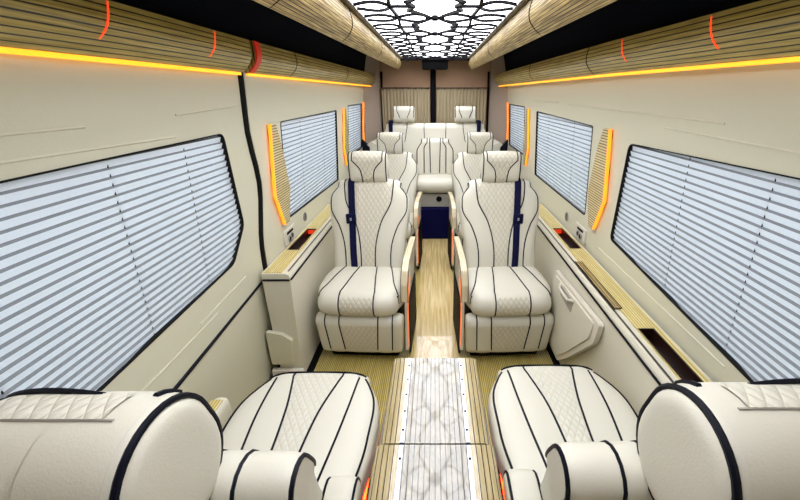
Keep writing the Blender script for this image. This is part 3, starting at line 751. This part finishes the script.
def join(a, b):
    v, f = len(a.v), len(a.f); a.marks += [(i + v, j + f) for i, j in b.marks]; a.add(b.v, b.f)
def make_seat(label, ais, front=False, belt=False):
    """ais: local X sign of the aisle side; the seat faces local -Y"""
    t = thing('captain_seat', label, 'seat', group='ivory captain seats with black piping')
    LQ = [M['leather'], M['quilt']]
    def add(name, mb, m, par=None, **k): return obj(name, mb, m, par or t, world=False, **k)
    a_c = tb((0, .045), (.5, .07), (1, .10)); b_c = tb((0, .13), (.5, .175), (.8, .205), (1, .24)) if not front else tb((0, .12), (.6, .155), (1, .165))
    if front: a_c = tb((0, .036), (.6, .058), (1, .098))
    Q = 'quilt_soft' if front else 'quilt'; LQ = [M['leather'], M[Q]]
    Wc = tb((0, .235), (.4, .262), (.75, .264), (1, .235)) if not front else tb((0, .235), (.4, .263), (.75, .258), (1, .203))
    cy0, cy1 = (0.22, -0.185) if not front else (0.28, -0.215)
    cu = Pad([(cy0, .43), (0.0, .437), (cy1, .423)], 0.072, Wc, (a_c, b_c), n=4.5, g=.07, side=1)
    # side=1 with the midline running forward gives the underside first, so flip
    zc = .418 if not front else .44
    cu = Pad([(cy0, zc + .008), (0.0, zc + .012), (cy1, zc)], 0.082 if not front else .075, Wc, (a_c, b_c), n=4.2, g=.05, side=-1, cap=10, Msteps=26)
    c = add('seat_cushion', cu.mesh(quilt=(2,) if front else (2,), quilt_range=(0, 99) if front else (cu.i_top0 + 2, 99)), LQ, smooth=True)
    pm = cu.pipes((a_c,), 0, cu.i_top1 + 1)
    pm2 = cu.pipes((b_c,), 0, cu.i_top0); join(pm, pm2)
    if front:
        e = lambda q: Wc(q) * .93
        pe = cu.pipes((e,), 0, cu.i_top0, g=0); join(pm, pe)
        i = cu.i_top0; pm.tube([cu.pt(i + 1, lerp(-.93, .93, k / 24) * Wc(1), g=0) for k in range(25)], .004, 6)
    else:
        for sg in (-1, 1):
            pm.tube([cu.pt(cu.i_top0, sg * lerp(b_c(1), Wc(1) * .97, k / 5)) for k in range(6)], .004, 6)
        i = cu.i_top1 + 2; pm.tube([cu.pt(i, lerp(-.95, .95, k / 24) * Wc(1), g=0) for k in range(25)], .003, 6)
    add('piping', pm, M['piping'], c, smooth=True)
    if front: c.location.x = ais * .025 if ais < 0 else .015
    if front and ais > 0: c.location.y = -.02
    # backrest
    a_b = tb((0, .047), (.33, .05), (.6, .085), (.82, .145), (1, .158)); b_b = tb((0, .148), (.33, .152), (.55, .19), (.72, .243), (.86, .247), (1, .205))
    if front: a_b = tb((0, .04), (1, .055)); b_b = tb((0, .11), (1, .118))
    Wb = tb((0, .235), (.35, .235), (.55, .25), (.72, .262), (.86, .258), (1, .205)) if not front else tb((0, .185), (.55, .195), (.85, .225), (1, .228))
    if front: bm_ = [(.30, .42), (.37, .66), (.445, .84)]; br = tb((0, .075), (.6, .075), (1, .06))
    else: bm_ = [(.165, .43), (.205, .60), (.285, .80), (.345, .985)]; br = tb((0, .065), (.6, .068), (1, .06))
    ba = Pad(bm_, br, Wb, (a_b, b_b), n=4.5 if not front else 10, g=.05, cap=8, Msteps=30)
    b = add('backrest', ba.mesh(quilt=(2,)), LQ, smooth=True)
    pb = ba.pipes((a_b,), 0, ba.i_top1 + (8 if front else 1)); p2 = ba.pipes((b_b,), 0, ba.i_top1 + 1); join(pb, p2)
    if front: p3 = ba.pipes((lambda q: Wb(q) * .983,), ba.i_top0 - 8, ba.i_top1 + 14, g=0, r=.005); join(pb, p3)
    add('piping', pb, M['piping'], b, smooth=True)
    # headrest
    if front:
        hy, W0, hr, z0, z1, hn = .52, .145, .111, .965, 1.008, 8
    else:
        hy, W0, hr, z0, z1, hn = .335, .130, .052, 1.06, 1.163, 7
    Wh = (lambda q: W0) if front else tb((0, W0 * .93), (.5, W0), (1, W0 * .95)); ah = tb((0, W0 * .28), (.5, W0 * .38), (1, W0 * .74)); bh = tb((0, W0 * .9), (1, W0 * .9))
    hm = [(hy - .0, z0), (hy + (.012 if front else .0), z1)]
    hd = Pad(hm, hr, Wh, (ah,) if not front else (), n=hn, g=.05, Msteps=12, cap=18 if front else 9)
    hq = hd.mesh(quilt=(1,), quilt_range=(-5, hd.i_top1)) if not front else hd.mesh()
    hx = (-ais * (.04 if ais < 0 else .035)) * 0 - ais * .0
    ho = add('headrest', hq, LQ, smooth=True)
    if front: ho.location.x = -ais * (.056 if ais < 0 else .060)
    ph = hd.pipes((bh,), 0, len(hd.prof), r=.0058 if front else .0038, g=0)
    if not front:
        q2 = hd.pipes((ah,), -5, hd.i_top1 - 2, r=.0035); join(ph, q2)
        ph.tube([hd.pt(-5, lerp(-.9, .9, k / 12) * W0, g=0) for k in range(13)], .0035, 6)
    add('piping', ph, M['piping'], ho, smooth=True)
    if front:
        # quilted band over the crown, edged with a seam and a loop of piping
        qb = MB(); n = 26; rows = 9; vs = []; ia, ib = hd.i_top0 + 5, hd.i_top0 + 8
        idx = list(range(ia, ib + 1))
        for i in idx:
            for k in range(n + 1):
                x = lerp(-.86, .5, k / n) * W0 * ais; vs.append(hd.pt(i, x, lift=0.004, g=0))
        nn = n + 1; K = len(idx)
        for r_ in range(K - 1):
            for k in range(n):
                qb.add([vs[r_ * nn + k], vs[r_ * nn + k + 1], vs[(r_ + 1) * nn + k + 1], vs[(r_ + 1) * nn + k]], [(0, 1, 2, 3)],
                       [(vs[r_ * nn + k][0], hd.arc[idx[r_]]), (vs[r_ * nn + k + 1][0], hd.arc[idx[r_]]), (vs[r_ * nn + k][0] + W0 * 1.36 / n * ais, hd.arc[idx[r_ + 1]]), (vs[r_ * nn + k][0], hd.arc[idx[r_ + 1]])])
        add('quilted_band', qb, M['quilt_soft'], ho, smooth=True)
        sp_ = MB(); sp_.tube([hd.pt(ib, lerp(-.88, .6, k / 20) * W0 * ais, g=0) for k in range(21)], .0022, 6); add('stitched_seam', sp_, M['grey'], ho, smooth=True)
        fp_ = MB(); fp_.tube([hd.pt(ia, -ais * lerp(-.15, .99, k / 20) * W0, lift=.001 + .007 * math.sin(math.pi * k / 20), g=0) for k in range(21)] , .005, 6)
        fp_.tube([hd.pt(i, ais * W0 * .72, g=0) for i in range(ia - 3, ia + 1)], .005, 6)
        add('crown_piping', fp_, M['piping'], ho, smooth=True)
    for sx in (-.06, .06):
        add('headrest_post', MB().tube([(sx, hy - .01, z0), (sx, hy - .012, z0 - hr - .06 if not front else .86)], .007), M['chrome'], ho, smooth=True)
    # skirt under the cushion
    if not front:
        Ws = tb((0, .25), (1, .262)); a_s = tb((0, .10), (1, .115)); b_s = tb((0, .19), (1, .20))
        sk = Pad([(-.165, .11), (-.185, .30)], .055, Ws, (a_s, b_s), n=7, g=.07)
        so = add('front_skirt', sk.mesh(quilt=(2,), quilt_range=(0, sk.i_top0)), LQ, smooth=True)
        ps = sk.pipes((a_s, b_s), 0, sk.i_top1); add('piping', ps, M['piping'], so, smooth=True)
    add('pedestal', MB().box(-.22, .22, -.15 if not front else -.12, .24, .0, .37, .02), M['black'], smooth=True)
    # side shell and aisle armrest
    xa = ais * .278
    shp = outline_round([(-.17, .06), (.26, .06), (.27, .60), (.10, .61), (-.15, .40)], .03)
    if not front: add('kick_panel', MB().box(*sorted((xa + ais * .004, xa + ais * .014)), -.13, .26, .02, .40), M['black'])
    if not front: sh = add('side_shell', MB().prism(shp, 'x', *sorted((xa - ais * .012, xa + ais * .006))), M['leather'])
    strip = MB().tube([(xa + ais * .008, y, z) for y, z in ((-.165, .10), (-.155, .38), (-.02, .52))], .0035)
    if not front: tag(add('side_light', strip, M['glow_dim'], sh, smooth=True), 'orange light line on the aisle side')
    if not front:
        ap = [(.28, .665), (.05, .675), (-.12, .67), (-.20, .64), (-.245, .57), (-.255, .47)]
        n = len(ap); arm = MB(); vs = []
        inner = [(y + .0, z - .035) for y, z in ap[:3]] + [(-.175, .605), (-.21, .55), (-.225, .47)]
        pts = ap + inner[::-1]
        arm.prism(outline_round(pts, .008, 2), 'x', *sorted((xa - ais * .016, xa + ais * .022)))
        ar = add('armrest', arm, M['veneer'])
        cp = MB()
        for d in (-.017, .023): cp.tube([(xa + ais * d, y, z) for y, z in [(.28, .668)] + ap[1:]], .0025, 6)
        add('edge_line', cp, M['bronze'], ar, smooth=True)
    else:
        A = Pad([(.40, .49), (.25, .50)], .05, lambda q: .05, (), n=4, g=0, side=-1, Msteps=10)
        mm = A.mesh(); mm.v = [(x + ais * .228, y, z) for x, y, z in mm.v]; ar = add('armrest', mm, M['leather'], smooth=True)
        for s2 in (-1, 1):
            q = MB(); q.tube([(ais * .228 + s2 * .041, A.pt(i, .041, g=0)[1], A.pt(i, .041, g=0)[2]) for i in range(0, A.i_top1)], .004, 6)
            add('piping', q, M['piping'], ar, smooth=True)
        if ais > 0: return t
        xo = -ais * .315
        ou = add('outer_armrest', MB().box(*sorted((xo - .03, xo + .03)), -.13, .16, .38, .50, .025), M['wall2'], smooth=True)
        add('wood_cap', MB().box(*sorted((xo - .018, xo + .022)), -.10, .14, .498, .504, .002), M['ledge_wood'], ou)
        add('arm_support', MB().box(*sorted((xo - .02, xo + .02)), .0, .12, .1, .39, .01), M['black'], ou)
    if belt:
        x = -ais * .118; mb = MB(); pts = [ba.pt(i, x, lift=.006, g=0) for i in range(2, ba.i_top1 + 1)]
        n = len(pts); vs = []
        for k, p in enumerate(pts):
            xx = x + ais * .03 * (1 - k / n)
            vs += [(xx - .021, p[1], p[2]), (xx + .021, p[1], p[2]), (xx + .021, p[1] - .003, p[2] + .002), (xx - .021, p[1] - .003, p[2] + .002)]
        fs = [(k * 4 + q, k * 4 + (q + 1) % 4, k * 4 + 4 + (q + 1) % 4, k * 4 + 4 + q) for k in range(n - 1) for q in range(4)] + [(3, 2, 1, 0), tuple((n - 1) * 4 + q for q in range(4))]
        mb.add(vs, fs); be = add('seat_belt', mb, M['belt'])
        p = ba.pt(int(ba.i_top0 * .66), x + ais * .01, lift=.012, g=0)
        add('belt_guide', MB().box(p[0] - .032, p[0] + .032, p[1] - .012, p[1] + .004, p[2] - .035, p[2] + .03, .005), M['belt'], be, smooth=True)
        add('belt_button', MB().box(p[0] - .006, p[0] + .006, p[1] - .016, p[1] - .01, p[2] - .012, p[2] + .006, .002), M['chrome'], be)
    return t
M['glow_dim'] = mat('soft_orange_led', (1, 0.3, 0.1), 0.5, emit=(1.0, 0.20, 0.06), es=0.7)

sl = make_seat('ivory seat left of the aisle with a navy belt, facing the viewer', 1, belt=True); sl.location = (-.44, 2.03, 0); sl.rotation_euler.z = math.radians(-2.5)
sr = make_seat('ivory seat right of the aisle with a navy belt, facing the viewer', -1, belt=True); sr.location = (.435, 2.03, 0); sr.rotation_euler.z = math.radians(2.5)
dup(sl, (-.435, 3.24, 0), 'ivory captain seat on the left half hidden behind the belted left seat')
dup(sr, (.435, 3.24, 0), 'ivory captain seat on the right half hidden behind the belted right seat')
# foreground seats face away from the viewer, towards the rest of the cabin
fl = make_seat('large ivory seat in the left foreground seen from behind its round headrest', -1, front=True)
fl.location = (-.492, .927, 0); fl.rotation_euler = (0, 0, math.pi)
fr_ = make_seat('large ivory seat in the right foreground seen from behind its round headrest', 1, front=True)
fr_.location = (.478, .948, 0); fr_.rotation_euler = (0, 0, math.pi)

# ------------------------------------------------------------------ rear bench
t = thing('rear_bench', 'wide ivory rear bench with folding middle seat in front of the tan curtains', 'bench', (0, 4.3, 0))
LQ = [M['leather'], M['quilt']]
def shift(mb, dx): mb.v = [(x + dx, y, z) for x, y, z in mb.v]; return mb
s1 = tb((0, .12), (.4, .12), (1, .125)); s2 = tb((0, .30), (.3, .31), (.7, .40), (1, .40))
Wf = tb((0, .60), (.8, .60), (1, .56))
bb = Pad([(4.36, .66), (4.39, .9), (4.44, 1.18)], .06, Wf, (s1, tb((0, .46), (.35, .44), (.7, .35), (1, .32))), n=12, g=.06)
bo = obj('backrest', bb.mesh(quilt=()), M['leather'], t, smooth=True); obj('piping', bb.pipes((s1, tb((0, .46), (.35, .44), (.7, .35), (1, .32))), 0, bb.i_top1), M['piping'], bo, smooth=True)
Wm = tb((0, .215), (.7, .215), (1, .16)); m1 = tb((0, .052), (1, .06)); m2 = tb((0, .125), (.8, .125), (1, .09))
mbk = Pad([(4.28, .69), (4.30, .85), (4.335, 1.03)], .05, Wm, (m1, m2), n=6, g=.06)
mo = obj('middle_backrest', mbk.mesh(), M['leather'], t, smooth=True)
pp = mbk.pipes((m1, m2, lambda q: Wm(q) * .96), 0, mbk.i_top1, r=.005, g=0); obj('piping', pp, M['piping'], mo, smooth=True)
for nm, xc, W_ in (('middle_cushion', 0.0, .205), ('side_cushion', -.42, .195), ('side_cushion', .42, .195)):
    cu = Pad([(4.30, .60), (4.02, .60)], .085 if xc == 0 else .08, lambda q, W_=W_: W_, (), n=6, g=0, side=-1)
    mb = cu.mesh(); pq = MB(); pq.tube([cu.pt(cu.i_top1 - 1, lerp(-.95, .95, k / 12) * W_, g=0) for k in range(13)], .004, 6)
    co_ = obj(nm, shift(mb, xc), M['leather'], t, smooth=True); obj('piping', shift(pq, xc), M['piping'], co_, smooth=True)
for xc in (-.355, .345):
    W0 = .122; hd = Pad([(4.42, 1.29), (4.425, 1.365)], .05, lambda q: W0, (tb((0, .04), (1, .075)),), n=9, g=.06, Msteps=10)
    ph = hd.pipes((tb((0, .04), (1, .075)), lambda q: W0 * .93), 0, hd.i_top1, r=.004, g=.03)
    ho = obj('headrest', shift(hd.mesh(), xc), M['leather'], t, smooth=True); obj('piping', shift(ph, xc), M['piping'], ho, smooth=True)
    obj('headrest_post', MB().tube([(xc, 4.43, 1.16), (xc, 4.43, 1.28)], .01), M['chrome'], ho, smooth=True)
for xc in (-.505, .50):
    tag(obj('belt_guide', MB().box(xc - .022, xc + .022, 4.36, 4.50, 1.13, 1.262, .006), M['belt'], t, smooth=True), 'dark blue belt guide on top of the backrest')
for s in (-1, 1):
    p = MB().prism([(s * .60, .5), (s * .76, .5), (s * .76, 1.02), (s * .70, 1.05), (s * .60, 1.0)], 'y', 4.15, 4.5); obj('side_bolster', p, M['leather'], t)
    obj('bolster_edge', MB().prism([(s * .70, .5), (s * .80, .5), (s * .80, 1.08), (s * .72, 1.0)], 'y', 4.13, 4.2), M['piping'], t)
obj('base_upper', MB().box(-.60, .60, 4.0, 4.45, .36, .53, .01), M['grey'], t)
bl = obj('base_lower', MB().box(-.60, .60, 3.93, 4.45, .0, .36, .01), M['blue'], t)
tag(bl, 'deep blue lower front of the bench base')
sp = obj('speaker', MB().disc((.045, 4.0, .455), 'y', .035, -.008), M['black'], t)
obj('speaker_rim', MB().tube([(.045 + .037 * math.cos(a * math.pi / 10), 3.992, .455 + .037 * math.sin(a * math.pi / 10)) for a in range(20)], .004, 6, True), M['grey'], sp, smooth=True)

# ------------------------------------------------------------------ centre console
t = thing('centre_console', 'long centre console with striped oak and pale lined inlay between the two foreground seats', 'console', (0, .75, 0))
def console_sec(w0, z):   # flared section
    return [(-w0, z), (w0, z), (w0 + .03, z - .05), (w0 + .05, .25), (w0 + .055, .0), (-w0 - .055, .0), (-w0 - .05, .25), (-w0 - .03, z - .05)]
bd = MB(); secs = [(.10, .150, .485), (.84, .150, .485), (1.15, .150, .485), (1.24, .145, .485)]
vs = []
for y, w0, z in secs:
    fl_ = interp([(.1, 1), (1.0, 1), (1.24, .2)], y)
    vs += [(-w0, y, z), (w0, y, z), (w0 + .03 + .01 * fl_, y, z - .04), (w0 + .03 + .055 * fl_, y, .25), (w0 + .03 + .062 * fl_, y, .0), (-w0 - .03 - .062 * fl_, y, .0), (-w0 - .03 - .055 * fl_, y, .25), (-w0 - .03 - .01 * fl_, y, z - .04)]
fs = [(i * 8 + k, i * 8 + (k + 1) % 8, i * 8 + 8 + (k + 1) % 8, i * 8 + 8 + k) for i in range(3) for k in range(8)] + [tuple(range(8)), tuple(24 + k for k in range(8))]
bd.quads(vs, fs); obj('body', bd, M['grey_light'] if 'grey_light' in M else M.setdefault('grey_light', mat('light_grey_panel', (0.52, 0.52, 0.50), 0.4)), t)
def top(y0, y1, W, z, rnd):
    # outer oak bars wrap over the rounded edges
    r = .022
    for s in (-1, 1):
        prof = [(s * .115, z), (s * .115, z - .02)] + [(s * W, z - .05)] + [(s * (W - r + r * math.cos(a * math.pi / 10)), z - r + r * math.sin(a * math.pi / 10)) for a in range(0, 6)]
        prof = prof[:2] + prof[2:]
        prof = [prof[0]] + [(s * (W - r + r * math.sin(a * math.pi / 10)), z - r + r * math.cos(a * math.pi / 10)) for a in range(0, 6)] + [(s * W, z - .05), (s * .115, z - .05)]
        obj('oak_edge', MB().strip(prof, y0, y1, True, v0=.001), M['console_wood'], t, smooth=True)
        cs = obj('metal_strip', MB().box(*sorted((s * .101, s * .115)), y0 + .002, y1 - .002, z - .02, z + .002, .001), M['chrome'], t)
        for k in range(5 if y0 > .5 else 3):
            yy = lerp(y0 + .05, y1 - .05, k / (4 if y0 > .5 else 2))
            obj('screw', MB().disc((s * .108, yy, z + .002), 'z', .0045, .0015, 10), M['black'], cs)
    obj('inlay', MB().box(-.101, .101, y0, y1, z - .03, z), M['marble'], t)
top(.845, 1.262, .180, .500, 0)
top(.10, .830, .192, .512, 0)
obj('gap', MB().box(-.175, .175, .828, .847, .40, .492), M['black'], t)
for s in (-1, 1):
    tag(obj('side_light', MB().tube([(s * .243, .40, .268), (s * .243, 1.02, .268)], .005), M['glow'], t, smooth=True), 'orange-red light line low on the side')
